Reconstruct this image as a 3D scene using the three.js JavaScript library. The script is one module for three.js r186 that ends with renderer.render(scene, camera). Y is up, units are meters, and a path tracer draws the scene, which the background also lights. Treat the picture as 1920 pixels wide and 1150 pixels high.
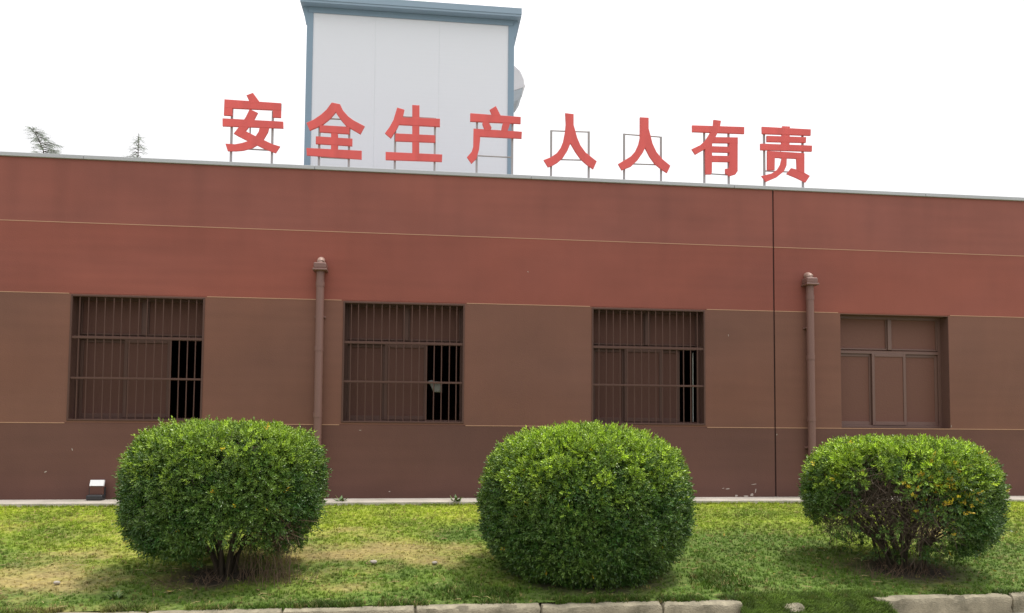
import * as THREE from 'three';
import { mergeGeometries } from 'three/addons/utils/BufferGeometryUtils.js';
import { ImprovedNoise } from 'three/addons/math/ImprovedNoise.js';
import { RoundedBoxGeometry } from 'three/addons/geometries/RoundedBoxGeometry.js';

// ---------------------------------------------------------------- camera, sky, sun, exposure
const scene = new THREE.Scene();
const camera = new THREE.PerspectiveCamera(2 * Math.atan(720 / 1420) * 180 / Math.PI, 1920 / 1440, 0.1, 900);
camera.position.set(0, 1.099, 10.84);
camera.rotation.order = 'YXZ';
camera.rotation.set(0.05023, -0.11393, 0.00765);
camera.setViewOffset(1920, 1440, 0, 0, 1920, 1150);      // the photograph is the upper part of a 4:3 frame

const renderer = new THREE.WebGLRenderer({ antialias: true });
renderer.setSize(1024, 613);
renderer.toneMapping = THREE.LinearToneMapping;
renderer.toneMappingExposure = 1.0;
renderer.shadowMap.enabled = true;
renderer.shadowMap.type = THREE.PCFSoftShadowMap;

const SUN = new THREE.Vector3(0.30, 1.0, 0.04).normalize();
let seed = 20240611;
const N3 = new ImprovedNoise();
{                                                        // bright overcast sky, lighter towards the zenith and round the veiled sun
  const W = 256, H = 128, d = new Float32Array(W * H * 4);
  for (let j = 0; j < H; j++) for (let i = 0; i < W; i++) {
    const up = ((j + 0.5) / H - 0.5) * Math.PI, az = ((i + 0.5) / W - 0.5) * 2 * Math.PI;
    const x = Math.cos(az) * Math.cos(up), y = Math.sin(up), z = Math.sin(az) * Math.cos(up);
    const c = x * SUN.x + y * SUN.y + z * SUN.z;
    let L = y > 0 ? 0.79 + 1.12 * y : 0.35;
    if (y > 0) L += 0.7 * Math.exp((c - 1) * 9) + 0.16 * x + 0.06 * N3.noise(x * 2.2, y * 4, z * 2.2) + 0.03 * N3.noise(x * 6, y * 11, z * 6);
    const o = (j * W + i) * 4;
    d[o] = L * 0.995; d[o + 1] = L * 0.99; d[o + 2] = L * 1.01; d[o + 3] = 1;
  }
  const sky = new THREE.DataTexture(d, W, H, THREE.RGBAFormat, THREE.FloatType);
  sky.mapping = THREE.EquirectangularReflectionMapping;
  sky.magFilter = THREE.LinearFilter; sky.minFilter = THREE.LinearFilter; sky.needsUpdate = true;
  scene.background = sky; scene.environment = sky;
}
const sun = new THREE.DirectionalLight(new THREE.Color(1.0, 0.955, 0.87), 3.0);
sun.position.copy(SUN).multiplyScalar(40).add(new THREE.Vector3(2, 0, 0));
sun.target.position.set(2, 0, 2);
sun.castShadow = true; sun.shadow.radius = 14; sun.shadow.mapSize.set(4096, 4096);
Object.assign(sun.shadow.camera, { left: -16, right: 16, top: 14, bottom: -14, near: 1, far: 90 });
scene.add(sun, sun.target);

// ---------------------------------------------------------------- helpers
const rnd = () => { seed = (seed + 0x6d2b79f5) | 0; let t = Math.imul(seed ^ (seed >>> 15), 1 | seed); t = (t + Math.imul(t ^ (t >>> 7), 61 | t)) ^ t; return ((t ^ (t >>> 14)) >>> 0) / 4294967296; };
const rr = (a, b) => a + (b - a) * rnd();
const gauss = () => { let s = 0; for (let i = 0; i < 4; i++) s += rnd(); return (s - 2) * 1.0; };
const noise = (x, y, z = 0) => N3.noise(x, y, z);
const fbm = (x, y, z = 0, oct = 4) => { let s = 0, a = 0.5; for (let i = 0; i < oct; i++) { s += a * N3.noise(x, y, z + i * 7.3); x *= 2.03; y *= 2.03; a *= 0.5; } return s; };
const clamp = (v, a = 0, b = 1) => Math.min(b, Math.max(a, v));
const smooth = (e0, e1, v) => { const t = clamp((v - e0) / (e1 - e0)); return t * t * (3 - 2 * t); };
const mix = (a, b, t) => a + (b - a) * t;
const mix3 = (a, b, t) => [mix(a[0], b[0], t), mix(a[1], b[1], t), mix(a[2], b[2], t)];

const used = {};
function numbered(name) { const n = used[name] = (used[name] ?? -1) + 1; return n ? name + '_' + String(n).padStart(3, '0') : name; }
function shadows(o) { o.castShadow = true; o.receiveShadow = true; return o; }
function part(name, geo, mat, parent, label) { const m = shadows(new THREE.Mesh(geo, mat)); m.name = name; if (label) m.userData.label = label; parent.add(m); return m; }
function thing(name, label, category, pos = [0, 0, 0], group) {
  const o = new THREE.Group(); o.name = numbered(name); o.position.set(...pos);
  o.userData = { label, category }; if (group) o.userData.group = group;
  scene.add(o); return o;
}
function structure(name, geo, mat, label) { const m = shadows(new THREE.Mesh(geo, mat)); m.name = numbered(name); m.userData = { kind: 'structure', label }; scene.add(m); return m; }
// box between two corners, with uv in metres from world x and y
function box(x0, x1, y0, y1, z0, z1) {
  const g = new THREE.BoxGeometry(x1 - x0, y1 - y0, z1 - z0); g.translate((x0 + x1) / 2, (y0 + y1) / 2, (z0 + z1) / 2);
  return worldUV(g);
}
function rbox(x0, x1, y0, y1, z0, z1, r = 0.004, seg = 1) {
  const g = new RoundedBoxGeometry(x1 - x0, y1 - y0, z1 - z0, seg, r); g.translate((x0 + x1) / 2, (y0 + y1) / 2, (z0 + z1) / 2);
  return worldUV(g);
}
function worldUV(g) {
  const p = g.attributes.position, n = g.attributes.normal, uv = new Float32Array(p.count * 2);
  for (let i = 0; i < p.count; i++) {
    const ax = Math.abs(n.getX(i)), ay = Math.abs(n.getY(i)), az = Math.abs(n.getZ(i));
    let u = p.getX(i), v = p.getY(i);
    if (ax > ay && ax > az) u = p.getZ(i); else if (ay > az) v = p.getZ(i);
    uv[i * 2] = u; uv[i * 2 + 1] = v;
  }
  g.setAttribute('uv', new THREE.BufferAttribute(uv, 2)); return g;
}
const join = (list) => mergeGeometries(list.map((g) => { const h = g.index ? g.toNonIndexed() : g; for (const k of Object.keys(h.attributes)) if (!['position', 'normal', 'uv'].includes(k)) h.deleteAttribute(k); return h; }));
function texture(W, H, fn, srgb = false, repeat = true) {   // fn(u, v) -> [r, g, b] 0..1, row 0 at v = 0
  const d = new Uint8Array(W * H * 4);
  for (let j = 0; j < H; j++) for (let i = 0; i < W; i++) {
    const c = fn((i + 0.5) / W, (j + 0.5) / H), o = (j * W + i) * 4;
    for (let k = 0; k < 3; k++) { let v = clamp(c[k]); if (srgb) v = v <= 0.0031308 ? v * 12.92 : 1.055 * Math.pow(v, 1 / 2.4) - 0.055; d[o + k] = Math.round(255 * v); }
    d[o + 3] = 255;
  }
  const t = new THREE.DataTexture(d, W, H, THREE.RGBAFormat);
  t.magFilter = THREE.LinearFilter; t.minFilter = THREE.LinearMipmapLinearFilter; t.generateMipmaps = true;
  if (repeat) t.wrapS = t.wrapT = THREE.RepeatWrapping;
  if (srgb) t.colorSpace = THREE.SRGBColorSpace;
  t.needsUpdate = true; return t;
}
const lin = (r, g, b) => new THREE.Color().setRGB(r, g, b);
function std(color, roughness = 0.8, extra = {}) { return new THREE.MeshStandardMaterial({ color, roughness, metalness: 0, ...extra }); }
const dull = (color, roughness, extra = {}) => new THREE.MeshPhysicalMaterial({ color, roughness, specularIntensity: 0.35, ...extra });
// tube along points with a radius per point
function limb(pts, radii, sides = 6) {
  const n = pts.length, pos = [], nor = [], uv = [], idx = [];
  const t = new THREE.Vector3(), a = new THREE.Vector3(), b = new THREE.Vector3(), r = new THREE.Vector3();
  for (let i = 0; i < n; i++) {
    t.subVectors(pts[Math.min(i + 1, n - 1)], pts[Math.max(i - 1, 0)]).normalize();
    a.set(Math.abs(t.y) < 0.9 ? 0 : 1, Math.abs(t.y) < 0.9 ? 1 : 0, 0).cross(t).normalize(); b.crossVectors(t, a);
    for (let k = 0; k <= sides; k++) {
      const w = k / sides * Math.PI * 2; r.copy(a).multiplyScalar(Math.cos(w)).addScaledVector(b, Math.sin(w));
      pos.push(pts[i].x + r.x * radii[i], pts[i].y + r.y * radii[i], pts[i].z + r.z * radii[i]); nor.push(r.x, r.y, r.z); uv.push(k / sides, i / 3);
      if (i < n - 1 && k < sides) { const o = i * (sides + 1) + k, p = o + sides + 1; idx.push(o, o + 1, p, o + 1, p + 1, p); }
    }
  }
  const g = new THREE.BufferGeometry();
  g.setAttribute('position', new THREE.Float32BufferAttribute(pos, 3)); g.setAttribute('normal', new THREE.Float32BufferAttribute(nor, 3)); g.setAttribute('uv', new THREE.Float32BufferAttribute(uv, 2));
  g.setIndex(idx); return g;
}
const V = (x, y, z) => new THREE.Vector3(x, y, z);

// ---------------------------------------------------------------- surfaces
// painted render: one large sheet of blotches, roller streaks and rain runs over the whole 24 m facade, tinted by each band's own paint
const wallTone = texture(2048, 512, (u, v) => {
  const x = u * 24 - 10, y = v * 5;
  let s = 1 + 0.27 * fbm(x * 0.35, y * 0.5, 1, 4) + 0.11 * fbm(x * 1.6, y * 2.2, 4, 4);
  s += 0.085 * noise(x * 0.7, y * 10, 9) * (0.6 + noise(x * 0.4, y * 0.5, 3)) + 0.022 * noise(x * 9, y * 1.6, 12);
  const run = Math.max(0, noise(x * 3.3, y * 0.22, 21)) * smooth(2.9, 4.65, y);
  s -= 0.20 * run;
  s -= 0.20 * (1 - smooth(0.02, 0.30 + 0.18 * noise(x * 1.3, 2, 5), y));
  const hue = 0.06 * fbm(x * 0.55, y * 0.8, 31, 3), grimeAndVeil = 0.14 * smooth(4.45, 4.66, y + 0.08 * noise(x * 2, 1, 3));  // greyed under the coping: part grime, part painted glare and shadow
  return [mix(s * (0.82 + hue), 0.8, grimeAndVeil), mix(s * 0.82, 0.86, grimeAndVeil), mix(s * (0.82 - hue), 0.9, grimeAndVeil)];
});
wallTone.repeat.set(1 / 24, 1 / 5); wallTone.offset.set(10 / 24, 0);
const tile = (f, W = 512) => texture(W, W, (u, v) => { // seamless by blending four shifted samples
  const a = f(u, v), b = f(u - 1, v), c = f(u, v - 1), d = f(u - 1, v - 1); const s = (a * (1 - u) + b * u) * (1 - v) + (c * (1 - u) + d * u) * v; return [s, s, s];
});
const grain = tile((u, v) => 0.5 + 0.9 * fbm(u * 40, v * 40, 2, 3) + 0.35 * fbm(u * 9, v * 9, 6, 2));
const faded = texture(512, 512, (u, v) => { const s = 0.93 + 0.16 * fbm(u * 5, v * 3, 70, 4) + 0.10 * noise(u * 26, v * 2.2, 71) - 0.12 * Math.max(0, noise(u * 14, v * 1.2, 75)); return [s, s, s]; });
const scaled = (t, sx, sy = sx) => { const c = t.clone(); c.repeat.set(sx, sy); c.needsUpdate = true; return c; };
const renderBump = scaled(grain, 1 / 0.7);
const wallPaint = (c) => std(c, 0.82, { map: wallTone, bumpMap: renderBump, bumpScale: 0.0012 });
const M = {
  upper: wallPaint(lin(0.282, 0.090, 0.066)), second: wallPaint(lin(0.286, 0.081, 0.056)),
  middle: wallPaint(lin(0.203, 0.088, 0.059)), plinth: wallPaint(lin(0.148, 0.064, 0.047)),
  strip: std(lin(0.44, 0.25, 0.155), 0.75), joint: std(lin(0.045, 0.02, 0.018), 0.9),
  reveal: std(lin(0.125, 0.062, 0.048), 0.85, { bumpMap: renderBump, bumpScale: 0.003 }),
  coping: std(lin(0.39, 0.405, 0.42), 0.5, { bumpMap: scaled(grain, 0.8), bumpScale: 0.002 }),
  frame: dull(lin(0.085, 0.046, 0.037), 0.5), sash: dull(lin(0.090, 0.050, 0.040), 0.5), frameB: std(lin(0.135, 0.073, 0.058), 0.45), sashB: std(lin(0.140, 0.076, 0.060), 0.45),
  grille: dull(lin(0.100, 0.054, 0.043), 0.6),
  pipe: std(lin(0.175, 0.090, 0.074), 0.5, { bumpMap: scaled(grain, 3), bumpScale: 0.001 }),
  elbow: std(lin(0.34, 0.22, 0.18), 0.5),  // paler than the pipe, sky light put into the colour
  inside: std(lin(0.09, 0.085, 0.08), 0.9), roof: std(lin(0.25, 0.25, 0.25), 0.9),
  concrete: null,
};
M.pane = dull(lin(0.094, 0.046, 0.036), 0.8, { bumpMap: scaled(grain, 0.9), bumpScale: 0.002 });
M.paneB = dull(lin(0.150, 0.072, 0.054), 0.55, { bumpMap: scaled(grain, 0.9), bumpScale: 0.002 });
const concreteMap = (base, spots, s) => texture(512, 512, (u, v) => {
  const f = (a, b) => fbm(a * 6, b * 6, s, 5) * 0.9 + 0.28 * fbm(a * 45, b * 45, s + 3, 2);
  const q = (f(u, v) * (1 - u) + f(u - 1, v) * u) * (1 - v) + (f(u, v - 1) * (1 - u) + f(u - 1, v - 1) * u) * v;
  const k = 1 + spots * q, moss = smooth(0.02, 0.4, -q) * 0.35;
  return [base[0] * k * (1 - moss * 0.55), base[1] * k * (1 - moss * 0.35), base[2] * k * (1 - moss * 0.75)];
}, true);
M.kerb = std(lin(1, 1, 1), 0.92, { map: scaled(concreteMap([0.235, 0.207, 0.145], 2.0, 3), 0.9), bumpMap: scaled(grain, 2.2), bumpScale: 0.008 });
M.apron = std(lin(1, 1, 1), 0.92, { map: scaled(concreteMap([0.42, 0.38, 0.33], 0.6, 8), 0.5), bumpMap: scaled(grain, 1.5), bumpScale: 0.004 });
M.road = std(lin(1, 1, 1), 0.95, { map: scaled(concreteMap([0.36, 0.34, 0.30], 0.5, 15), 0.35), bumpMap: scaled(grain, 1.6), bumpScale: 0.006 });

// ---------------------------------------------------------------- ground, road, apron, lawn
const SLOPE = 0.35 / 4.8, LAWN_Z0 = 0.40, LAWN_Z1 = 4.745;
const lawnY = (x, z) => -SLOPE * z + 0.022 * fbm(x * 0.9, z * 0.9, 40, 3) * smooth(0.4, 0.9, z) - 0.004;
{
  const g = new THREE.PlaneGeometry(600, 600, 1, 1); g.rotateX(-Math.PI / 2); g.translate(0, -0.506, 0);
  structure('ground', worldUV(g), std(lin(0.16, 0.15, 0.10), 0.95), 'bare earth around the building');
  const r = new THREE.PlaneGeometry(90, 12, 1, 1); r.rotateX(-Math.PI / 2); r.translate(0, -0.49, 4.80 + 6);
  structure('road', worldUV(r), M.road, 'pale concrete road in front of the kerb');
  const a = rbox(-40, 44, -0.5, 0.012, -0.05, 0.47, 0.012, 2);
  structure('pavement', a, M.apron, 'narrow pale concrete apron along the foot of the wall');
}
// colour of the turf at a place on the lawn (linear), and how dry it is
function turf(x, z) {
  const n1 = fbm(x * 0.55, z * 0.9, 11, 4), n2 = fbm(x * 1.7, z * 2.2, 17, 3), n3 = fbm(x * 5, z * 5, 23, 2);
  const blob = (cx, cz, rx, rz) => Math.exp(-(((x - cx) / rx) ** 2 + ((z - cz) / rz) ** 2));
  let dry = 0.11 + 0.10 * smooth(2.4, -0.5, x) + 0.9 * n1 + 0.55 * n2 + 0.3 * n3;
  dry += 0.75 * blob(-0.2, 3.05, 1.25, 0.42) + 0.55 * blob(-3.1, 3.0, 0.9, 0.55) + 0.5 * blob(-3.2, 3.9, 0.7, 0.3) + 0.55 * blob(6.2, 2.5, 0.8, 0.5) + 0.5 * blob(2.75, 3.25, 0.6, 0.28) + 0.35 * blob(-0.9, 4.2, 0.5, 0.2) + 0.3 * blob(5.9, 4.2, 0.5, 0.25);
  dry -= 0.55 * blob(0.7, 4.4, 0.9, 0.4) + 0.55 * blob(3.2, 4.2, 1.0, 0.6) + 0.35 * blob(3.0, 1.5, 1.2, 0.8) + 0.2 * smooth(1.4, 0.5, z);
  dry = smooth(0.25, 1.05, dry);
  const fresh = clamp(0.55 - 0.42 * blob(3.3, 2.6, 2.0, 2.6) + 1.25 * fbm(x * 0.8, z * 0.8, 51, 3) - 0.27 * (z - 2));   // yellow-green at the back, blue-green at the kerb
  let c = mix3([0.125, 0.225, 0.022], [0.44, 0.53, 0.036], fresh);
  c = mix3(c, [0.56, 0.42, 0.15], dry * 0.8);
  return { c, dry, fresh };
}
{
  const W = 1024, H = 256, X0 = -30, X1 = 34;
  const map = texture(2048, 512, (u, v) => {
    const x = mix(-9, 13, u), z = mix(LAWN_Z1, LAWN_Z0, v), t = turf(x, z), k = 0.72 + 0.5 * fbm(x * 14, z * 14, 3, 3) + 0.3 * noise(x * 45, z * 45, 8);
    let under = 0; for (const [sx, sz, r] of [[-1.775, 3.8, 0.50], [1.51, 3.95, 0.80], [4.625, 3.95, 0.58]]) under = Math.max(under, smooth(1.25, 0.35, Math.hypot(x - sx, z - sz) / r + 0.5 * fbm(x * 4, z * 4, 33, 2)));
    const soil = mix3([0.20, 0.145, 0.075], [0.055, 0.040, 0.025], under), s = smooth(-0.1, 0.5, fbm(x * 3, z * 3, 77, 3) + 0.3 * t.dry);  // bare soil under the shrubs, painted darker to deepen their shade
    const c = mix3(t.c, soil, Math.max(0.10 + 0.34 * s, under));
    return [c[0] * k, c[1] * k, c[2] * k];
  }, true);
  const nx = 320, nz = 60, g = new THREE.PlaneGeometry(1, 1, nx, nz), p = g.attributes.position, uv = g.attributes.uv;
  for (let i = 0; i < p.count; i++) {
    const u = p.getX(i) + 0.5, v = p.getY(i) + 0.5;
    const s = u * 2 - 1, x = 2 + Math.sign(s) * (Math.abs(s) < 0.7 ? Math.abs(s) / 0.7 * 11 : 11 + (Math.abs(s) - 0.7) / 0.3 * 26), z = mix(LAWN_Z1, LAWN_Z0, v);
    p.setXYZ(i, x, lawnY(x, z), z); uv.setXY(i, (x + 9) / 22, v);
  }
  g.computeVertexNormals();
  map.wrapS = THREE.MirroredRepeatWrapping;
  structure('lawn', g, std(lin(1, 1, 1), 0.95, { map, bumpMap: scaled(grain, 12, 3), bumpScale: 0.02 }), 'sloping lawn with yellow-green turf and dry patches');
}
// kerb of separate concrete stones, with a broken gap where the turf spills onto the road
const kerb = new THREE.Group(); kerb.name = 'kerb'; kerb.userData = { kind: 'structure', label: 'weathered concrete kerb in front of the lawn, broken by a grassy gap' }; scene.add(kerb);
function kerbStone(x0, x1, z0, top, tilt = 0, rough = 1) {
  const L = x1 - x0, D = 0.125, Hh = 0.165, nx = Math.max(6, Math.round(L * 26));
  const g = new RoundedBoxGeometry(L - 0.008, Hh, D, 3, 0.014);
  const h = new THREE.BoxGeometry(L - 0.001, Hh, D, nx, 5, 4), p = h.attributes.position;
  for (let i = 0; i < p.count; i++) {
    let x = p.getX(i), y = p.getY(i), z = p.getZ(i);
    const X = x + (x0 + x1) / 2, n = fbm(X * 5, y * 9, z * 9 + 60, 3);
    const ey = Math.max(0, y / (Hh / 2)), ez = Math.abs(z) / (D / 2), ex = Math.abs(x) / (L / 2);
    if (ey > 0.99 && ez > 0.99) { y -= 0.010 + 0.022 * rough * Math.max(0, noise(X * 7, 3, z * 4)); z *= 0.90 - 0.12 * rough * Math.max(0, noise(X * 9, 8, z)); }
    if (ex > 0.99 && (ey > 0.6 || ez > 0.9)) x *= 1 - 0.02 / L * rough * (1 + 1.5 * noise(y * 30, z * 30, X));
    z += 0.010 * rough * n; y += 0.012 * rough * n * (ey > 0 ? 1 : 0);
    p.setXYZ(i, x, y, z);
  }
  h.computeVertexNormals(); h.rotateZ(tilt); h.translate((x0 + x1) / 2, top - Hh / 2, z0 + D / 2);
  g.dispose();
  return part('kerb_stone', worldUV(h), M.kerb, kerb);
}
{
  const left = [-6.0, -5.02, -4.03, -3.05, -2.05, -1.06, -0.06, 0.93, 1.92, 2.60];
  for (let i = 0; i < left.length - 1; i++) kerbStone(left[i], left[i + 1], 4.745 + rr(-0.012, 0.012), -0.347 + rr(-0.008, 0.004) - (i === 8 ? 0.006 : 0), rr(-0.004, 0.004), i > 5 ? 1.5 : 1);
  const right = [3.74, 4.98, 5.98, 6.98, 7.98, 8.98];
  for (let i = 0; i < right.length - 1; i++) kerbStone(right[i], right[i + 1], 4.735 + rr(-0.008, 0.008), -0.338 + rr(-0.004, 0.004), 0.002, i ? 0.8 : 1.4);
  const st = new THREE.IcosahedronGeometry(0.11, 3), p = st.attributes.position;
  for (let i = 0; i < p.count; i++) { const n = 1 + 0.5 * fbm(p.getX(i) * 9, p.getY(i) * 9, p.getZ(i) * 9, 3); p.setXYZ(i, p.getX(i) * 1.25 * n, p.getY(i) * 0.62 * n, p.getZ(i) * 0.8 * n); }
  st.computeVertexNormals(); worldUV(st);
  const rock = part(numbered('stone'), st, M.kerb, scene); rock.position.set(3.02, -0.425, 4.87); rock.scale.set(0.85, 0.9, 0.9);
  rock.userData = { label: 'broken chunk of kerb concrete lying in the grassy gap', category: 'stone' };
}

// ---------------------------------------------------------------- factory building
const bld = thing('factory_building', 'long single-storey building with reddish-brown upper wall, brown plinth and barred windows', 'building');
const T = -0.24, WIN = [[-4.80, -3.055], [-1.165, 0.545], [2.415, 4.13], [6.272, 8.05]], J0 = 5.204, J1 = 5.228, LEFT = -14, RIGHT = 17;
const sill = (i) => (i < 3 ? 1.072 : 1.047), HEAD = 2.785;
{
  const seg = [[LEFT, J0], [J1, RIGHT]];
  for (const [a, b] of seg) {
    part('wall_band', box(a, b, 3.780, 4.652, T, 0), M.upper, bld);
    part('wall_band', box(a, b, 2.805, 3.770, T, 0), M.second, bld);
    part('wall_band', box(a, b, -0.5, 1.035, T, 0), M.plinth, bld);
    const s = new THREE.Shape(); s.moveTo(a, 1.047); s.lineTo(b, 1.047); s.lineTo(b, 2.793); s.lineTo(a, 2.793); s.closePath();
    let last = a;
    const cols = [];                                      // piers, sills and heads of the window band
    WIN.forEach(([x0, x1], i) => { if (x0 > a && x1 < b) { cols.push(box(last, x0, 1.045, 2.795, T, 0)); if (i < 3) cols.push(box(x0, x1, 1.045, sill(i), T, -0.002)); cols.push(box(x0, x1, HEAD, 2.795, T, -0.002)); last = x1; } });
    cols.push(box(last, b, 1.045, 2.795, T, 0));
    part('wall_band', join(cols), M.middle, bld);
    part('joint_strip', box(a, b, 3.770, 3.780, -0.05, 0.003), M.strip, bld);
    const gaps = (skip) => { let q = a; const out = []; WIN.forEach(([x0, x1], i) => { if (x0 > a && x1 < b && skip(i)) { out.push([q, x0 - 0.03]); q = x1 + 0.03; } }); out.push([q, b]); return out; };
    const low = gaps((i) => i < 3), high = gaps(() => true);
    for (const [p, q] of high) part('joint_strip', box(p, q, 2.795, 2.805, -0.05, 0.003), M.strip, bld);
    for (const [p, q] of low) part('joint_strip', box(p, q, 1.035, 1.045, -0.05, 0.003), M.strip, bld);
    WIN.forEach(([x0, x1], i) => { if (x0 > a && x1 < b) { part('filler_strip', box(x0 - 0.03, x1 + 0.03, 2.795, 2.805, -0.05, -0.004), M.second, bld); if (i < 3) part('filler_strip', box(x0 - 0.03, x1 + 0.03, 1.035, 1.045, -0.05, -0.004), M.plinth, bld); } });
  }
  part('expansion_joint', box(J0, J1, -0.5, 4.652, -0.06, -0.018), M.joint, bld);
  for (let x = LEFT; x < RIGHT; x += 3.1) part('coping', rbox(x, Math.min(x + 3.096, RIGHT), 4.654, 4.708, -0.27, 0.028, 0.006), M.coping, bld);
  part('roof', box(LEFT + 0.25, RIGHT - 0.25, 4.42, 4.56, -8.8, T - 0.002), M.roof, bld);
  part('rear_wall', box(LEFT, RIGHT, -0.5, 4.65, -9.04, -8.802), M.second, bld);
  part('side_wall', box(LEFT, LEFT + 0.24, -0.5, 4.65, -8.8, T - 0.002), M.second, bld);
  part('side_wall', box(RIGHT - 0.24, RIGHT, -0.5, 4.65, -8.8, T - 0.002), M.second, bld);
  part('floor', box(LEFT + 0.25, RIGHT - 0.25, -0.1, 0.02, -8.8, T - 0.002), M.inside, bld);
  // small chips where the paint has come off the wall
  const chips = [[-4.717, 0.683, 0.012, 0.05, 0.3], [-5.044, 0.383, 0.045, 0.018, 0.5], [1.462, 3.284, 0.03, 0.012, -0.7], [4.496, 2.418, 0.009, 0.045, 0], [-0.905, 0.965, 0.05, 0.012, 0], [-0.484, 0.107, 0.03, 0.016, 0.2], [4.47, 0.132, 0.09, 0.02, 0.1], [4.60, 0.03, 0.05, 0.04, 0], [4.40, 0.14, 0.04, 0.012, 0.3], [4.842, 0.045, 0.06, 0.05, 0.4], [4.90, 0.10, 0.02, 0.09, -0.3], [4.75, 0.025, 0.09, 0.03, 0], [4.88, 0.20, 0.10, 0.012, 0.15], [5.24, 0.94, 0.012, 0.03, 0], [8.062, 1.085, 0.008, 0.05, 0]];
  const chipM = std(lin(0.40, 0.34, 0.30), 0.9);
  for (const [x, y, w, h, a] of chips) {
    const s = new THREE.Shape(); for (let k = 0; k < 9; k++) { const t = k / 9 * Math.PI * 2, r = rr(0.6, 1); s[k ? 'lineTo' : 'moveTo'](Math.cos(t) * w / 2 * r, Math.sin(t) * h / 2 * r); }
    const g = new THREE.ExtrudeGeometry(s, { depth: 0.002, bevelEnabled: false }); g.rotateZ(a); g.translate(x, y, 0.0005); part('paint_chip', g, chipM, bld);
  }
}
// windows: frame set 0.2 m back in the opening, fixed lights above, sliding sashes below
const ZF = -0.225;
function bar(x0, x1, y0, y1, z0, z1) { return rbox(x0, x1, y0, y1, z0, z1, 0.004, 1); }
function sashOf(x0, x1, y0, y1, z, parent, mat) {      // sash frame with its pane
  const w = 0.045, d = 0.03;
  const s = part('sash', join([bar(x0, x0 + w, y0, y1, z, z + d), bar(x1 - w, x1, y0, y1, z, z + d), bar(x0 + w, x1 - w, y0, y0 + w + 0.01, z, z + d), bar(x0 + w, x1 - w, y1 - w, y1, z, z + d)]), mat, parent);
  return s;
}
function windowAt(i, layout) {
  const M_ = i < 3 ? { frame: M.frame, sash: M.sash, pane: M.pane } : { frame: M.frameB, sash: M.sashB, pane: M.paneB };   // the unbarred window was painted a lighter brown
  const [x0, x1] = WIN[i], y0 = sill(i), y1 = HEAD, W = x1 - x0, yt = 2.20, yT = 2.262, zc = ZF;
  const f = [bar(x0, x0 + 0.05, y0, y1, zc - 0.02, zc + 0.04), bar(x1 - 0.05, x1, y0, y1, zc - 0.02, zc + 0.04), bar(x0 + 0.05, x1 - 0.05, y0, y0 + 0.045, zc - 0.02, zc + 0.04), bar(x0 + 0.05, x1 - 0.05, y1 - 0.045, y1, zc - 0.02, zc + 0.04)];
  const win = part('window', join(f), M_.frame, bld);
  // transom with a sloping ledge on top, and the mullion above it
  const s = new THREE.Shape(); s.moveTo(0, yt); s.lineTo(-0.062, yt); s.lineTo(-0.062, yT - 0.022); s.lineTo(-0.02, yT); s.lineTo(0, yT); s.closePath();
  const tg = new THREE.ExtrudeGeometry(s, { depth: W - 0.1, bevelEnabled: false }); tg.rotateY(Math.PI / 2); tg.translate(x0 + 0.05, 0, zc - 0.015);
  part('transom', worldUV(tg), M_.sash, win);
  const xm = x0 + W * 0.515;
  part('mullion', bar(xm - 0.03, xm + 0.03, yT, y1 - 0.045, zc - 0.015, zc + 0.048), M_.sash, win);
  for (const [a, b] of [[x0 + 0.05, xm - 0.03], [xm + 0.03, x1 - 0.05]]) {
    part('pane', box(a, b, yT, y1 - 0.045, zc - 0.008, zc + 0.008), M_.pane, win);
    part('glazing_bead', join([bar(a, b, yT, yT + 0.022, zc + 0.009, zc + 0.03), bar(a, a + 0.02, yT + 0.022, y1 - 0.045, zc + 0.009, zc + 0.024), bar(b - 0.02, b, yT + 0.022, y1 - 0.045, zc + 0.009, zc + 0.024)]), M_.sash, win);
  }
  for (const [fa, fb, dz] of layout) {                    // lower sashes as fractions of the width, with their track offset
    const a = x0 + 0.05 + (W - 0.1) * fa, b = x0 + 0.05 + (W - 0.1) * fb, lo = y0 + 0.045, hi = yt;
    sashOf(a, b, lo, hi, zc + dz - 0.015, win, M_.sash);
    part('pane', box(a + 0.045, b - 0.045, lo + 0.055, hi - 0.045, zc + dz - 0.006, zc + dz + 0.004), M_.pane, win);
  }
  return win;
}
windowAt(0, [[0, 0.40, 0], [0.36, 0.735, 0.035]]);
windowAt(1, [[0, 0.335, 0], [0.325, 0.705, 0.035]]);
windowAt(2, [[0, 0.31, 0], [0.30, 0.66, 0.035], [0.63, 0.835, 0]]);
windowAt(3, [[0, 0.345, 0], [0.335, 0.67, 0.04], [0.66, 1, 0]]);
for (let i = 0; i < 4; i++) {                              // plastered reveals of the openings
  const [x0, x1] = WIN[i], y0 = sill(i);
  part('reveal', join([box(x0 + 0.0005, x0 + 0.004, y0, HEAD, T, -0.003), box(x1 - 0.004, x1 - 0.0005, y0, HEAD, T, -0.003), box(x0 + 0.004, x1 - 0.004, HEAD - 0.004, HEAD - 0.0005, T, -0.003)]), M.reveal, bld);
}
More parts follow.
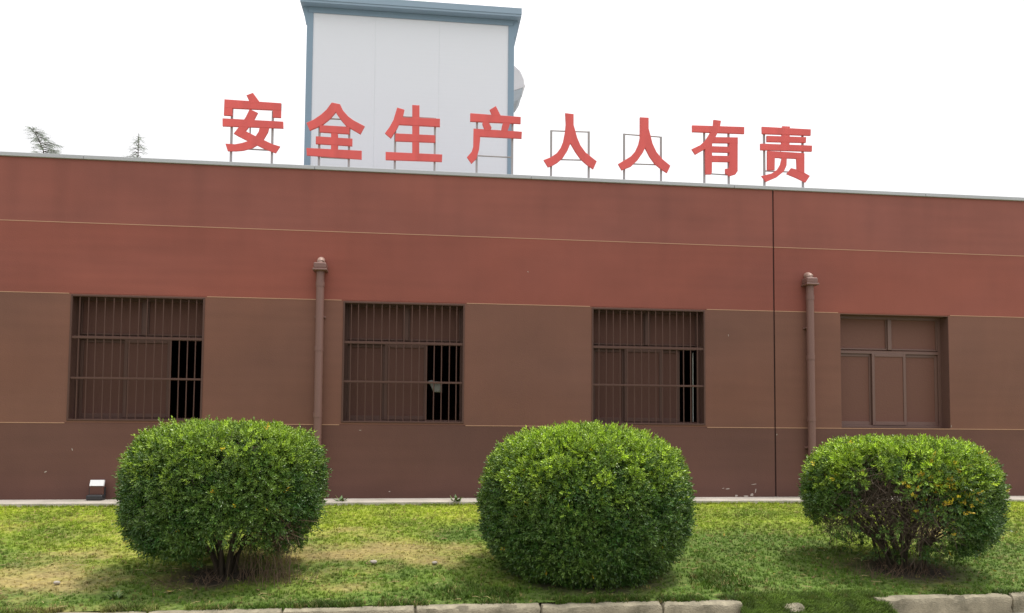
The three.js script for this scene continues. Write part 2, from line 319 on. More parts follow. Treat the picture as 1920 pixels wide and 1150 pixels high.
function grilleAt(i) {
  const [x0, x1] = WIN[i], y0 = sill(i), y1 = HEAD, z = -0.016, n = 15;
  const h = (y, t) => bar(x0 + 0.02, x1 - 0.02, y - t, y + t, z - 0.012, z + 0.012);
  const g = part('window_grille', join([bar(x0 - 0.004, x0 + 0.02, y0, y1, z - 0.016, z + 0.026), bar(x1 - 0.02, x1 + 0.004, y0, y1, z - 0.016, z + 0.026), bar(x0 + 0.02, x1 - 0.02, y1 - 0.024, y1, z - 0.016, z + 0.026), bar(x0 + 0.02, x1 - 0.02, y0, y0 + 0.022, z - 0.016, z + 0.026)]), M.grille, bld);
  part('grille_rail', h(2.205, 0.017), M.grille, g); part('grille_rail', h(1.650, 0.014), M.grille, g);
  for (let k = 1; k <= n; k++) {
    const x = x0 + (x1 - x0) * (k / (n + 1)) + rr(-0.004, 0.004), lean = rr(-0.003, 0.003);
    part('grille_bar', limb([V(x + lean, y0 + 0.02, z), V(x, (y0 + y1) / 2, z + rr(-0.002, 0.002)), V(x - lean, y1 - 0.02, z)], [0.0078, 0.0078, 0.0078], 8), M.grille, g);
  }
}
for (let i = 0; i < 3; i++) grilleAt(i);
// a thin pale strip standing inside the third window
part('pale_strip', rbox(4.030, 4.041, 1.12, 2.17, -0.262, -0.248, 0.003), std(lin(0.45, 0.45, 0.42), 0.6), bld, 'thin white upright strip inside the open sash');
// downpipes with hopper heads
function downpipe(x) {
  const z = 0.085, r = 0.056, rings = [3.02, 2.115, 1.19, 0.32];
  const p = part('downpipe', limb([V(x, 0.03, z), V(x + 0.004, 1.1, z), V(x + 0.002, 2.1, z), V(x, 3.19, z)], [r, r, r, r], 20), M.pipe, bld);
  for (const y of rings) part('pipe_collar', limb([V(x, y - 0.05, z), V(x, y - 0.048, z), V(x, y + 0.018, z), V(x, y + 0.024, z)], [r, r + 0.006, r + 0.006, r], 20), M.pipe, p);
  part('hopper', join([rbox(x - 0.088, x + 0.088, 3.212, 3.300, 0.004, 0.175, 0.022, 3), rbox(x - 0.100, x + 0.100, 3.185, 3.214, 0.004, 0.190, 0.010, 2)]), M.pipe, p);
  const e = []; for (let k = 0; k <= 8; k++) { const a = k / 8 * Math.PI / 2; e.push(V(x, 3.290 + 0.062 * Math.sin(a) , 0.0 + 0.098 - 0.0 - 0.098 * (1 - Math.cos(a)))); }
  part('elbow', limb([V(x, 3.27, 0.098), ...e.slice(1), V(x, 3.352, -0.02)], Array(10).fill(0.052), 16), M.elbow, p, 'outlet elbow with sky light painted into its pale colour');
  for (const y of [2.55, 0.75]) part('pipe_clip', join([rbox(x - 0.075, x + 0.075, y - 0.014, y + 0.014, 0.0, 0.03, 0.003), rbox(x - r - 0.004, x + r + 0.004, y - 0.012, y + 0.012, 0.03, z, 0.003)]), M.pipe, p);
}
downpipe(-1.483); downpipe(5.745);
// crumpled bag caught behind the bars of the second window
{
  const s = new THREE.Shape([[-0.09, 0.06], [-0.06, 0.075], [0.0, 0.055], [0.05, 0.05], [0.085, 0.03], [0.085, -0.03], [0.085, -0.085], [0.04, -0.09], [-0.01, -0.085], [-0.04, -0.03], [-0.07, 0.02]].map(([x, y]) => new THREE.Vector2(x, y)));
  const g = new THREE.ExtrudeGeometry(s, { depth: 0.03, steps: 3, bevelEnabled: true, bevelThickness: 0.012, bevelSize: 0.008, bevelSegments: 3 }), p = g.attributes.position;
  for (let k = 0; k < p.count; k++) { const x = p.getX(k), y = p.getY(k), z = p.getZ(k); p.setXYZ(k, x + 0.02 * noise(x * 30, y * 30, z * 30), y + 0.02 * noise(x * 30, y * 30 + 9, z * 30), z + 0.025 * noise(x * 28 + 5, y * 28, z * 20)); }
  g.computeVertexNormals();
  const o = part(numbered('plastic_bag'), g, std(lin(0.11, 0.11, 0.10), 0.5), scene); o.position.set(0.14, 1.605, -0.095);
  o.userData = { label: 'crumpled grey bag stuck behind the bars of the middle barred window', category: 'bag' };
}

// ---------------------------------------------------------------- white rooftop cabin
{
  const X0 = -2.078, X1 = 1.462, ZF2 = -2.0, ZB = -5.2, YB = 4.56, YT = 8.10;
  const cab = thing('rooftop_cabin', 'white sandwich-panel cabin with blue-grey corner trims on the roof', 'cabin', [0, 0, 0]);
  const panelM = std(lin(0.67, 0.70, 0.745), 0.5), blue = std(lin(0.195, 0.285, 0.365), 0.5), fasciaM = std(lin(0.235, 0.325, 0.405), 0.5);
  // ribbed front panels, each 1.0 m wide with fine horizontal beads
  const ribbed = (x0, x1) => {
    const n = 46, pos = [], idx = [];
    for (let k = 0; k <= n * 4; k++) { const y = mix(YB, YT, k / (n * 4)), z = ZF2 + (k % 4 === 0 ? -0.00025 : 0.0); pos.push(x0, y, z, x1, y, z); if (k) { const o = k * 2; idx.push(o - 2, o - 1, o, o - 1, o + 1, o); } }
    const g = new THREE.BufferGeometry(); g.setAttribute('position', new THREE.Float32BufferAttribute(pos, 3)); g.setIndex(idx);
    const h = g.toNonIndexed(); h.computeVertexNormals(); worldUV(h);
    const back = box(x0, x1, YB, YT, ZF2 - 0.055, ZF2 - 0.006); return join([h, back]);
  };
  const xs = [X0 + 0.055, -0.93, 0.16, X1 - 0.06];
  for (let i = 0; i < 3; i++) part('wall_panel', ribbed(xs[i] + 0.0006, xs[i + 1] - 0.0006), panelM, cab);
  part('wall_panel', box(X0 + 0.01, X0 + 0.06, YB, YT, ZB, ZF2 - 0.06), panelM, cab);
  part('wall_panel', box(X1 - 0.06, X1 - 0.01, YB, YT, ZB, ZF2 - 0.06), panelM, cab);
  part('wall_panel', box(X0 + 0.06, X1 - 0.06, YB, YT, ZB - 0.05, ZB), panelM, cab);
  const corner = (x, s) => join([rbox(Math.min(x, x + s * 0.105), Math.max(x, x + s * 0.105), YB, YT - 0.08, ZF2 + 0.002, ZF2 + 0.014, 0.003), box(Math.min(x, x + s * 0.009), Math.max(x, x + s * 0.009), YB, YT - 0.08, ZF2 - 0.11, ZF2 + 0.001)]);
  part('corner_trim', corner(X0, 1), blue, cab); part('corner_trim', corner(X1, -1), blue, cab);
  part('top_trim', rbox(X0 + 0.02, X1 - 0.02, YT - 0.085, YT + 0.01, ZF2 + 0.003, ZF2 + 0.022, 0.003), blue, cab);
  // flared corner pieces below the roof edge
  for (const s of [-1, 1]) {
    const x = s < 0 ? X0 : X1, q = new THREE.Shape(); q.moveTo(0, -0.30); q.lineTo(0.015, -0.30); q.lineTo(0.055, -0.10); q.lineTo(0.06, 0); q.lineTo(-0.02, 0); q.closePath();
    const g = new THREE.ExtrudeGeometry(q, { depth: 0.05, bevelEnabled: false }); if (s < 0) { g.rotateY(Math.PI); g.translate(0, 0, 0.05); } g.translate(x, YT + 0.01, ZF2 - 0.035); part('corner_flare', g, blue, cab);
  }
  part('roof', join([box(X0 - 0.095, X1 + 0.105, YT + 0.012, YT + 0.05, ZB - 0.12, ZF2 + 0.16), box(X0 - 0.10, X1 + 0.11, YT + 0.05, YT + 0.155, ZB - 0.13, ZF2 + 0.17)]), fasciaM, cab);
  // hooded outlet on the right-hand side
  const profile = (pts) => { const g = new THREE.ExtrudeGeometry(new THREE.Shape(pts.map(([x, y]) => new THREE.Vector2(x, y))), { depth: 0.46, bevelEnabled: true, bevelThickness: 0.05, bevelSize: 0.02, bevelSegments: 3 }); g.translate(X1 - 0.01, 7.33, -3.23); return worldUV(g); };
  const hd = part('vent_hood', profile([[0, 0.34], [0.10, 0.325], [0.20, 0.24], [0.265, 0.10], [0.285, -0.02], [0.26, -0.06], [0, -0.17]]), std(lin(0.62, 0.62, 0.64), 0.5), cab, 'rounded white outlet hood');
  part('vent_mouth', profile([[0, -0.20], [0.245, -0.09], [0.225, -0.20], [0.16, -0.31], [0.08, -0.36], [0, -0.375]]), std(lin(0.36, 0.40, 0.43), 0.6), hd);
}

// ---------------------------------------------------------------- slogan on the roof edge
const SIGNS = [
  { x: -2.501, posts: [[-282,871],[282,809]], rails: [[[-282,862],[282,851]],[[-267,246],[295,241]]], studs: [[[-35,848],[-25,426]]], strokes: [
    [[-76,998],[10,1037],[106,910],[-20,886]],
    [[-375,922],[401,910],[401,811],[-374,805]],
    [[-375,922],[-270,921],[-269,699],[-378,699]],
    [[291,911],[401,910],[401,707],[293,706]],
    [[-395,648],[432,645],[437,553],[-392,542]],
    [[-29,801],[79,755],[22,635],[-73,498],[-151,410],[-236,441],[-155,560],[-78,686]],
    [[-236,441],[-145,513],[-77,481],[67,412],[180,363],[297,311],[397,286],[341,191],[183,244],[74,295],[-43,345],[-178,409]],
    [[121,584],[242,562],[226,486],[171,380],[110,311],[22,250],[-102,207],[-208,192],[-314,189],[-347,288],[-219,285],[-122,309],[-25,346],[54,402],[105,489]]] },
  { x: -1.352, posts: [[-211,743],[211,746]], rails: [[[-211,745],[211,746]],[[-200,175],[222,172]]], studs: [], strokes: [
    [[-42,956],[64,943],[11,816],[-60,727],[-159,636],[-235,594],[-339,542],[-386,643],[-288,696],[-189,772],[-109,853]],
    [[-28,959],[75,942],[120,851],[195,769],[270,716],[427,639],[372,526],[235,600],[170,635],[105,707],[29,813]],
    [[-204,620],[216,618],[213,518],[-198,525]],
    [[-251,456],[258,447],[258,345],[-251,352]],
    [[-379,280],[392,277],[394,157],[-372,179]],
    [[-40,614],[51,609],[59,183],[-34,188]]] },
  { x: -0.198, posts: [[-287,838],[287,836]], rails: [[[-287,832],[287,834]],[[-277,202],[295,211]]], studs: [], strokes: [
    [[-262,936],[-162,913],[-181,820],[-262,634],[-348,486],[-428,553],[-365,647],[-311,756]],
    [[-255,794],[354,806],[355,693],[-254,693]],
    [[-280,556],[289,557],[291,456],[-283,449]],
    [[-416,277],[394,278],[390,177],[-415,167]],
    [[-45,989],[55,989],[61,190],[-34,185]]] },
  { x: 0.967, posts: [[-263,907],[263,858]], rails: [[[-263,888],[263,882]],[[-257,307],[267,305]]], studs: [], strokes: [
    [[-78,981],[8,1039],[76,906],[-39,890]],
    [[-364,912],[377,898],[376,801],[-365,797]],
    [[-181,800],[-100,804],[-54,714],[-85,669],[-147,666],[-186,766]],
    [[121,811],[226,812],[179,668],[93,678],[102,742]],
    [[-314,686],[396,678],[392,580],[-222,579],[-313,584]],
    [[-314,686],[-218,677],[-222,521],[-235,385],[-271,248],[-342,169],[-405,259],[-339,341],[-316,420]]] },
  { x: 2.097, posts: [[-285,745],[285,755]], rails: [[[-285,738],[285,748]],[[-283,304],[286,317]]], studs: [], strokes: [
    [[-81,992],[40,984],[41,826],[51,738],[-3,548],[-51,428],[-119,317],[-197,245],[-279,192],[-338,170],[-401,269],[-295,314],[-207,381],[-149,463],[-110,563],[-82,711],[-72,830]],
    [[-13,764],[44,816],[95,632],[145,516],[224,412],[392,287],[343,172],[244,236],[155,311],[76,415],[-7,553]]] },
  { x: 3.210, posts: [[-286,750],[286,732]], rails: [[[-286,743],[286,729]],[[-286,292],[285,299]]], studs: [], strokes: [
    [[-52,991],[76,991],[76,806],[91,737],[26,540],[-15,454],[-95,336],[-195,237],[-334,176],[-386,263],[-284,327],[-195,386],[-125,468],[-75,580],[-53,680]],
    [[16,753],[81,816],[136,600],[196,474],[287,369],[412,273],[362,166],[276,219],[176,294],[96,400],[21,540]]] },
  { x: 4.368, posts: [[-193,922],[193,922]], rails: [[[-193,927],[193,922]],[[-197,200],[188,192]]], studs: [], strokes: [
    [[-396,911],[421,929],[420,828],[-396,816]],
    [[-58,1015],[52,1006],[31,894],[-37,749],[-99,645],[-202,560],[-350,468],[-404,545],[-273,612],[-191,691],[-119,805],[-67,909]],
    [[-196,661],[-88,706],[-96,205],[-107,176],[-189,172]],
    [[-109,745],[318,762],[318,676],[-109,660]],
    [[189,756],[318,762],[312,243],[278,192],[185,162],[124,200],[122,265],[186,278]],
    [[-99,605],[199,612],[198,525],[-100,517]],
    [[-100,460],[198,469],[197,379],[-101,370]]] },
  { x: 5.443, posts: [[-312,910],[312,901]], rails: [[[-312,900],[312,901]],[[-318,282],[304,285]]], studs: [[[-48,598],[-50,487]]], strokes: [
    [[-363,948],[419,948],[416,856],[-361,844]],
    [[-286,810],[343,821],[337,740],[-287,723]],
    [[-390,683],[437,694],[434,607],[-391,590]],
    [[-34,975],[82,976],[67,604],[-59,608]],
    [[-280,577],[-164,572],[-172,289],[-283,283]],
    [[-280,577],[309,570],[302,483],[-279,481]],
    [[187,559],[314,565],[310,250],[195,295]],
    [[-39,507],[29,506],[22,368],[-20,275],[-136,179],[-304,101],[-376,183],[-219,226],[-125,291],[-72,374]],
    [[101,326],[242,298],[399,221],[329,119],[178,183],[26,237]]] },
];
const signLabel = [
  'red character 安, first on the left of the roof slogan, against open sky',
  'red character 全, second in the roof slogan, at the left edge of the white cabin',
  'red character 生, third in the roof slogan, in front of the middle of the white cabin',
  'red character 产, fourth in the roof slogan, across the right edge of the white cabin',
  'red character 人 right after 产, the one nearer the white cabin',
  'red character 人 just before 有, the one farther from the white cabin',
  'red character 有, seventh in the roof slogan, between 人 and 责',
  'red character 责, last on the right of the roof slogan',
];
{
  const face = std(lin(0.71, 0.104, 0.094), 0.55, { map: scaled(faded, 0.35) }), post = std(lin(0.33, 0.31, 0.31), 0.55), Z = -0.06, y0 = 4.70, k = 0.001;
  SIGNS.forEach((s, i) => {
    const o = thing('sign_character', signLabel[i], 'sign', [s.x, y0, Z], 'red characters of the slogan along the roof edge');
    const list = s.strokes.map((q, n) => {
      const h = new THREE.Shape(q.map(([x, y]) => new THREE.Vector2(x * k, y * k)));
      const g = new THREE.ExtrudeGeometry(h, { depth: 0.032 - n * 0.0014, bevelEnabled: true, bevelThickness: 0.003, bevelSize: 0.003, bevelSegments: 1 }); g.translate(0, 0, -0.020 + n * 0.0003); return g;
    });
    part('letter_face', worldUV(join(list)), face, o);
    for (const [x, y] of s.posts) part('post', rbox(x * k - 0.015, x * k + 0.015, -0.14, y * k, -0.061, -0.031, 0.003), post, o);
    for (const [a, b] of s.rails) part('rail', limb([V(a[0] * k + 0.0135, a[1] * k, -0.046), V(b[0] * k - 0.0135, b[1] * k, -0.046)], [0.011, 0.011], 8), post, o);
    for (const [a, b] of s.studs) part('stud', limb([V(a[0] * k, a[1] * k, -0.046), V(b[0] * k, b[1] * k, -0.046)], [0.011, 0.011], 8), post, o);
  });
}

// ---------------------------------------------------------------- floodlight at the foot of the wall
{
  const o = thing('floodlight', 'small floodlight with white top and black base standing against the wall at left', 'floodlight', [-4.35, 0.012, 0.10]);
  const dark = std(lin(0.02, 0.02, 0.022), 0.45), brown = dull(lin(0.115, 0.055, 0.043), 0.6);
  part('base', rbox(-0.105, 0.105, 0, 0.075, -0.055, 0.075, 0.022, 3), dark, o);
  const body = part('body', rbox(-0.088, 0.088, 0.072, 0.186, -0.06, 0.0, 0.006, 2), brown, o);
  const top = new THREE.BoxGeometry(0.176, 0.082, 0.03); top.rotateX(-0.35); top.translate(0, 0.224, -0.022);
  part('front_panel', top, std(lin(0.80, 0.80, 0.82), 0.4), o, 'white panel on top'); void body;
  for (const s of [-1, 1]) part('bracket', rbox(s * 0.097 - 0.007, s * 0.097 + 0.007, 0.05, 0.17, -0.045, -0.02, 0.003), dark, o);
}

// ---------------------------------------------------------------- vegetation
// a sprig of small paired leaves; y runs along the twig
function leafGeo(len, wid, fold, x, y, z, dir, tilt, roll) {
  const g = new THREE.BufferGeometry();
  const v = [0, 0, 0, -wid / 2, len * 0.45, fold, 0, len, 0, wid / 2, len * 0.45, fold];
  g.setAttribute('position', new THREE.Float32BufferAttribute([v[0], v[1], v[2], v[6], v[7], v[8], v[3], v[4], v[5], v[0], v[1], v[2], v[9], v[10], v[11], v[6], v[7], v[8]], 3));
  g.rotateY(roll); g.rotateX(tilt); g.rotateY(dir); g.translate(x, y, z); g.computeVertexNormals(); return g;
}
function sprig(n, size) {
  const list = [];
  for (let k = 0; k < n; k++) { const t = k / (n - 1), a = k * 2.4 + rr(-0.4, 0.4), L = size * rr(0.75, 1.15); list.push(leafGeo(L, L * rr(0.42, 0.55), L * 0.10, rr(-0.004, 0.004), t * size * 1.5, rr(-0.004, 0.004), a, rr(0.55, 1.25) * (1 - 0.5 * t), rr(-0.5, 0.5))); }
  return mergeGeometries(list);
}
const leafMat = new THREE.MeshPhysicalMaterial({ color: 0xffffff, roughness: 0.36, side: THREE.DoubleSide, transmission: 0.22, thickness: 0, specularIntensity: 0.9 });
const woodMat = std(lin(0.060, 0.046, 0.030), 0.95), twigMat = std(lin(0.085, 0.062, 0.042), 0.95), redTwig = std(lin(0.14, 0.092, 0.058), 0.9);
const Q = new THREE.Quaternion(), Q2 = new THREE.Quaternion(), UP = V(0, 1, 0), SC = V(1, 1, 1), MM = new THREE.Matrix4();
function instanced(name, geo, mat, items, parent, label) {   // items: {p, q, s, c}
  const m = new THREE.InstancedMesh(geo, mat, items.length), col = new THREE.Color();
  items.forEach((it, i) => { MM.compose(it.p, it.q, SC.setScalar(it.s)); m.setMatrixAt(i, MM); col.setRGB(it.c[0], it.c[1], it.c[2]); m.setColorAt(i, col); });
  m.name = name; m.userData.kind = 'stuff'; if (label) m.userData.label = label; shadows(m); parent.add(m); return m;
}
const sprigGeos = [sprig(8, 0.026), sprig(7, 0.024), sprig(9, 0.025)];

// surface of a clipped shrub: direction -> point, as a rounded box that tapers below its waist
function shrubPoint(d, S) {
  const e = S.e, k = Math.pow(Math.pow(Math.hypot(d.x, d.z), e) + Math.pow(Math.abs(d.y), e), -1 / e);
  const p = V(d.x * k, d.y * k, d.z * k);
  const t = p.y < S.waist ? (S.waist - p.y) / (1 + S.waist) : 0, tap = 1 - S.taper * t * t;
  const bump = 1 + 0.055 * fbm(d.x * 2.2 + S.x, d.y * 2.2, d.z * 2.2, 3) + 0.02 * noise(d.x * 7, d.y * 7 + S.x, d.z * 7);
  return V(p.x * S.rx * tap * bump, p.y * S.ry * bump, p.z * S.rz * tap * bump);
}
function branchy(S, root, bare) {
  // stems fan out from the base; sub-branches and twigs fill the crown
  const stems = [], twigs = [], reach = (d, f) => shrubPoint(d, S).multiplyScalar(f).add(V(0, S.cy, 0));
  for (let i = 0; i < S.stems; i++) {
    const a = i / S.stems * Math.PI * 2 + rr(-0.3, 0.3), up = rr(-0.15, 0.9), d = V(Math.cos(a) * rr(0.5, 1), up, Math.sin(a) * rr(0.5, 1)).normalize();
    const b = V(Math.cos(a) * rr(0.02, S.spread), -0.02, Math.sin(a) * rr(0.02, S.spread)), e = reach(d, 0.9), pts = [], rad = [], r0 = rr(0.014, 0.028) * (S.thick || 1);
    for (let k = 0; k <= 7; k++) { const t = k / 7, w = Math.pow(t, 1.5); pts.push(V(mix(b.x, e.x, w) + rr(-0.02, 0.02) * t, mix(b.y, e.y, Math.pow(t, 0.9)), mix(b.z, e.z, w) + rr(-0.02, 0.02) * t)); rad.push(mix(r0, 0.005, Math.pow(t, 0.7))); }
    stems.push(limb(pts, rad, 7));
    for (let s = 0; s < S.subs; s++) {
      const at = 1 + Math.floor(rnd() * 6), o = pts[at], dd = V(d.x + gauss() * 0.7, d.y + gauss() * 0.7 + 0.1, d.z + gauss() * 0.7).normalize(), q = reach(dd, rr(0.85, 1.0)), sp = [], sr = [];
      for (let k = 0; k <= 4; k++) { const t = k / 4; sp.push(V(mix(o.x, q.x, t) + gauss() * 0.02, mix(o.y, q.y, t) + gauss() * 0.02, mix(o.z, q.z, t) + gauss() * 0.02)); sr.push(mix(0.0075, 0.0028, t)); }
      twigs.push(limb(sp, sr, 4));
      for (let w = 0; w < S.twigs; w++) {
        const c = sp[1 + Math.floor(rnd() * 3.99)], g = V(gauss(), gauss() * 0.7 + 0.25, gauss()).normalize().multiplyScalar(rr(0.12, 0.34));
        const inside = (pt) => { const l = pt.clone().sub(V(0, S.cy, 0)), m = shrubPoint(l.clone().normalize(), S).length(); if (l.length() > m) l.multiplyScalar(m / l.length()); return l.add(V(0, S.cy, 0)); };
        twigs.push(limb([c, inside(c.clone().addScaledVector(g, 0.5).add(V(gauss() * 0.02, gauss() * 0.02, gauss() * 0.02))), inside(c.clone().add(g))], [0.0032, 0.0026, 0.0016], 3));
      }
    }
  }
  for (const g of stems) part('stem', g, woodMat, root);
  const tw = part('twigs', mergeGeometries(twigs), S.dead ? twigMat : woodMat, root); tw.userData.kind = 'stuff';
  if (bare) for (const [n, dir, spread, mat] of bare) {    // thickets of leafless twigs
    const list = [];
    for (let i = 0; i < n; i++) {
      const d = V(dir[0] + gauss() * spread, dir[1] + gauss() * spread, dir[2] + gauss() * spread * 0.8).normalize(), c = reach(d, rr(0.55, 0.99));
      const g = V(gauss(), gauss() + 0.5, gauss()).normalize().multiplyScalar(rr(0.06, 0.2));
      list.push(limb([c.clone().sub(g), c.clone().add(V(gauss() * 0.02, gauss() * 0.02, gauss() * 0.02)), c.clone().add(g)], [0.0024, 0.0021, 0.0012], 3));
    }
    const b = part('bare_twigs', mergeGeometries(list), mat, root); b.userData.kind = 'stuff';
  }
}
function shrub(S) {
  const root = thing('clipped_shrub', S.label, 'shrub', [S.x, lawnY(S.x, S.z), S.z], 'clipped round shrubs on the lawn');
  root.rotation.y = S.turn;
  branchy(S, root, S.bare);
  const lists = sprigGeos.map(() => []), dir = V(0, 0, 0);
  const randomDir = () => { do { dir.set(rr(-1, 1), rr(-1, 1), rr(-1, 1)); } while (dir.lengthSq() > 1 || dir.lengthSq() < 0.01); return dir.clone().normalize(); };
  const colour = (d, h, depth, tone, fl) => {
    const v = rr(0.65, 1.35);
    let c = mix3([0.036, 0.105, 0.014], [0.120, 0.205, 0.034], clamp(0.5 + tone + rr(-0.45, 0.45)));
    c = mix3(c, [0.50, 0.70, 0.042], S.flush * smooth(0.15, 0.95, h + fl * 0.35) * clamp(1 - depth * 10) * rr(0.2, 1.0));  // pale new shoots left by clipping
    if (rnd() < S.yellow(d)) c = mix3([0.58, 0.52, 0.03], [0.56, 0.36, 0.02], rnd());
    return [c[0] * v, c[1] * v, c[2] * v];
  };
  const add = (p, ax, s, c) => { if (p.y < 0.01 - SLOPE * (p.z * Math.cos(S.turn) - p.x * Math.sin(S.turn))) return; Q.setFromUnitVectors(UP, ax); Q2.setFromAxisAngle(ax, rnd() * 6.283); lists[Math.floor(rnd() * 3)].push({ p, q: Q2.clone().multiply(Q), s, c }); };
  // leafy shoots: every shoot is a little head of sprigs, with dark pockets between the heads
  for (let i = 0; i < S.shoots; i++) {
    const d = randomDir(), p0 = shrubPoint(d, S), L = p0.length(), h = p0.y / S.ry, k = S.keep(d, h);
    if (rnd() > k) continue;
    const pocket = fbm(d.x * 4 + S.x, d.y * 4, d.z * 4, 3); if (pocket < -0.13 && rnd() < 0.6) continue;
    const depth = Math.pow(rnd(), 1.5) * 0.125 - 0.012, cen = p0.clone().multiplyScalar((L - depth - 0.02) / L); cen.y += S.cy;
    const n = Math.round(rr(13, 25) * (k < 0.6 ? 0.6 : 1)), tone = fbm(d.x * 2.5 + 9, d.y * 2.5, d.z * 2.5 + S.x, 2) + rr(-0.3, 0.3), fl = rr(-1, 1), size = rr(0.024, 0.04);
    const out = p0.clone(); out.y *= 1.2; out.normalize();
    for (let m = 0; m < n; m++) {
      const off = V(gauss(), gauss(), gauss()).multiplyScalar(size * 1.25), ax = out.clone().multiplyScalar(0.40).addScaledVector(off, 15).add(V(gauss() * 0.35, gauss() * 0.3 + 0.15, gauss() * 0.35)).normalize();
      add(cen.clone().add(off), ax, rr(0.75, 1.2), colour(d, h, depth, tone, fl));
    }
  }
  // thinner leaves inside
  for (let i = 0; i < S.inner; i++) {
    const d = randomDir(), p0 = shrubPoint(d, S), L = p0.length(), depth = 0.05 + 0.30 * rnd(), h = p0.y / S.ry; if (rnd() > S.keep(d, h)) continue;
    const p = p0.clone().multiplyScalar((L - depth) / L); p.y += S.cy; add(p, V(gauss(), gauss() + 0.3, gauss()).normalize(), rr(0.8, 1.2), colour(d, h, depth, rr(-0.4, 0.2), 0));
  }
  // stray shoots standing proud of the clipped surface
  for (let i = 0; i < 60; i++) { const d = V(gauss(), Math.abs(gauss()) * 0.9 + 0.1, gauss()).normalize(), p0 = shrubPoint(d, S); if (rnd() > S.keep(d, p0.y / S.ry)) continue; const p = p0.clone().multiplyScalar(1 + rr(0, 0.02)); p.y += S.cy; add(p, V(d.x + gauss() * 0.3, d.y + 0.5, d.z + gauss() * 0.3).normalize(), rr(0.8, 1.3), colour(d, 1, 0, 0, 0)); }
  lists.forEach((l, i) => instanced('foliage', sprigGeos[i], leafMat, l, root));
  return root;
}
const none = () => 0.0012;
const spot = (x, y, cx, cy, rx, ry) => Math.exp(-(((x - cx) / rx) ** 2 + ((y - cy) / ry) ** 2));
shrub({ x: -1.775, z: 3.70, turn: 0.247, rx: 0.825, ry: 0.58, rz: 0.83, cy: 0.725, e: 3.7, waist: -0.05, taper: 0.15, stems: 11, spread: 0.12, subs: 5, twigs: 5, flush: 0.75, thin: 0.12, shoots: 3100, inner: 9000,
  label: 'clipped round shrub nearest the floodlight, leafy with several trunks showing underneath',
  keep: (d, h) => (1 - 0.96 * clamp(1.4 * spot(d.x, h, 0.02, -0.95, 0.36, 0.48))) * (1 - 0.85 * spot(d.x, h, 0.62, -0.62, 0.30, 0.38)) * (1 - 0.55 * smooth(-0.72, -0.95, h)),
  yellow: none, bare: [[300, [0.62, -0.55, 0.55], 0.24, redTwig]] });
shrub({ x: 1.49, z: 3.83, turn: -0.214, rx: 0.935, ry: 0.705, rz: 0.95, cy: 0.61, e: 2.75, waist: 0.0, taper: 0.17, stems: 10, spread: 0.12, subs: 4, twigs: 3, flush: 1.0, shoots: 4200, inner: 12000,
  label: 'densest clipped shrub, leafy right down to the grass, below the third barred window',
  keep: () => 1, yellow: () => 0.0015 });
shrub({ x: 4.625, z: 3.85, turn: -0.59, rx: 0.84, ry: 0.555, rz: 0.84, cy: 0.66, e: 3.4, waist: 0.0, taper: 0.12, stems: 22, spread: 0.26, subs: 6, twigs: 6, thick: 0.62, flush: 1.1, thin: 0.2, dead: true, shoots: 3300, inner: 4500,
  label: 'half-bare clipped shrub with yellow leaves and exposed brown twigs, below the unbarred window',
  keep: (d, h) => {
    const front = 0.45 + 0.55 * smooth(-0.2, 0.3, d.z);
    let k = 1 - front * clamp(1.15 * spot(d.x, h, -0.20, 0.05, 0.42, 0.60));
    k *= 1 - 0.93 * smooth(0.05, -0.40, h) * (1 - smooth(0.55, 0.80, d.x)) * (1 - 0.6 * smooth(-0.8, -0.97, d.x));
    k *= 1 - 0.85 * spot(d.x, h, -0.72, -0.50, 0.24, 0.30);
    k *= 1 - 0.6 * spot(d.x, h, 0.28, -0.1, 0.4, 0.42) * front; return k;
  },
  yellow: (d) => 0.004 + 0.22 * spot(d.x, d.y, 0.40, 0.22, 0.24, 0.30) * smooth(0, 0.4, d.z),
  bare: [[330, [-0.20, 0.12, 0.95], 0.45, twigMat], [200, [0.25, -0.35, 0.9], 0.40, twigMat], [150, [-0.7, -0.4, 0.6], 0.25, twigMat]] });

// grass: tufts of narrow blades over the whole lawn
function tuft(n, lie) {
  const pos = [];
  for (let k = 0; k < n; k++) {
    const a = rnd() * 6.283, r = rr(0, 0.5), h = rr(0.55, 1.1), w = rr(0.05, 0.085), b = rr(0.2, 0.75) * (lie ? 1.7 : 1), ox = Math.cos(a * 3) * r, oz = Math.sin(a * 3) * r, dx = Math.cos(a), dz = Math.sin(a);
    const P = (t, s) => [ox + dx * b * t * t + -dz * s * w, h * (lie ? 0.45 : 1) * (t - 0.25 * b * t * t), oz + dz * b * t * t + dx * s * w];
    const a0 = P(0, -1), a1 = P(0, 1), b0 = P(0.55, -0.75), b1 = P(0.55, 0.75), c = P(1, 0);
    pos.push(...a0, ...a1, ...b1, ...a0, ...b1, ...b0, ...b0, ...b1, ...c);
  }
  const g = new THREE.BufferGeometry(); g.setAttribute('position', new THREE.Float32BufferAttribute(pos, 3)); g.computeVertexNormals(); return g;
}
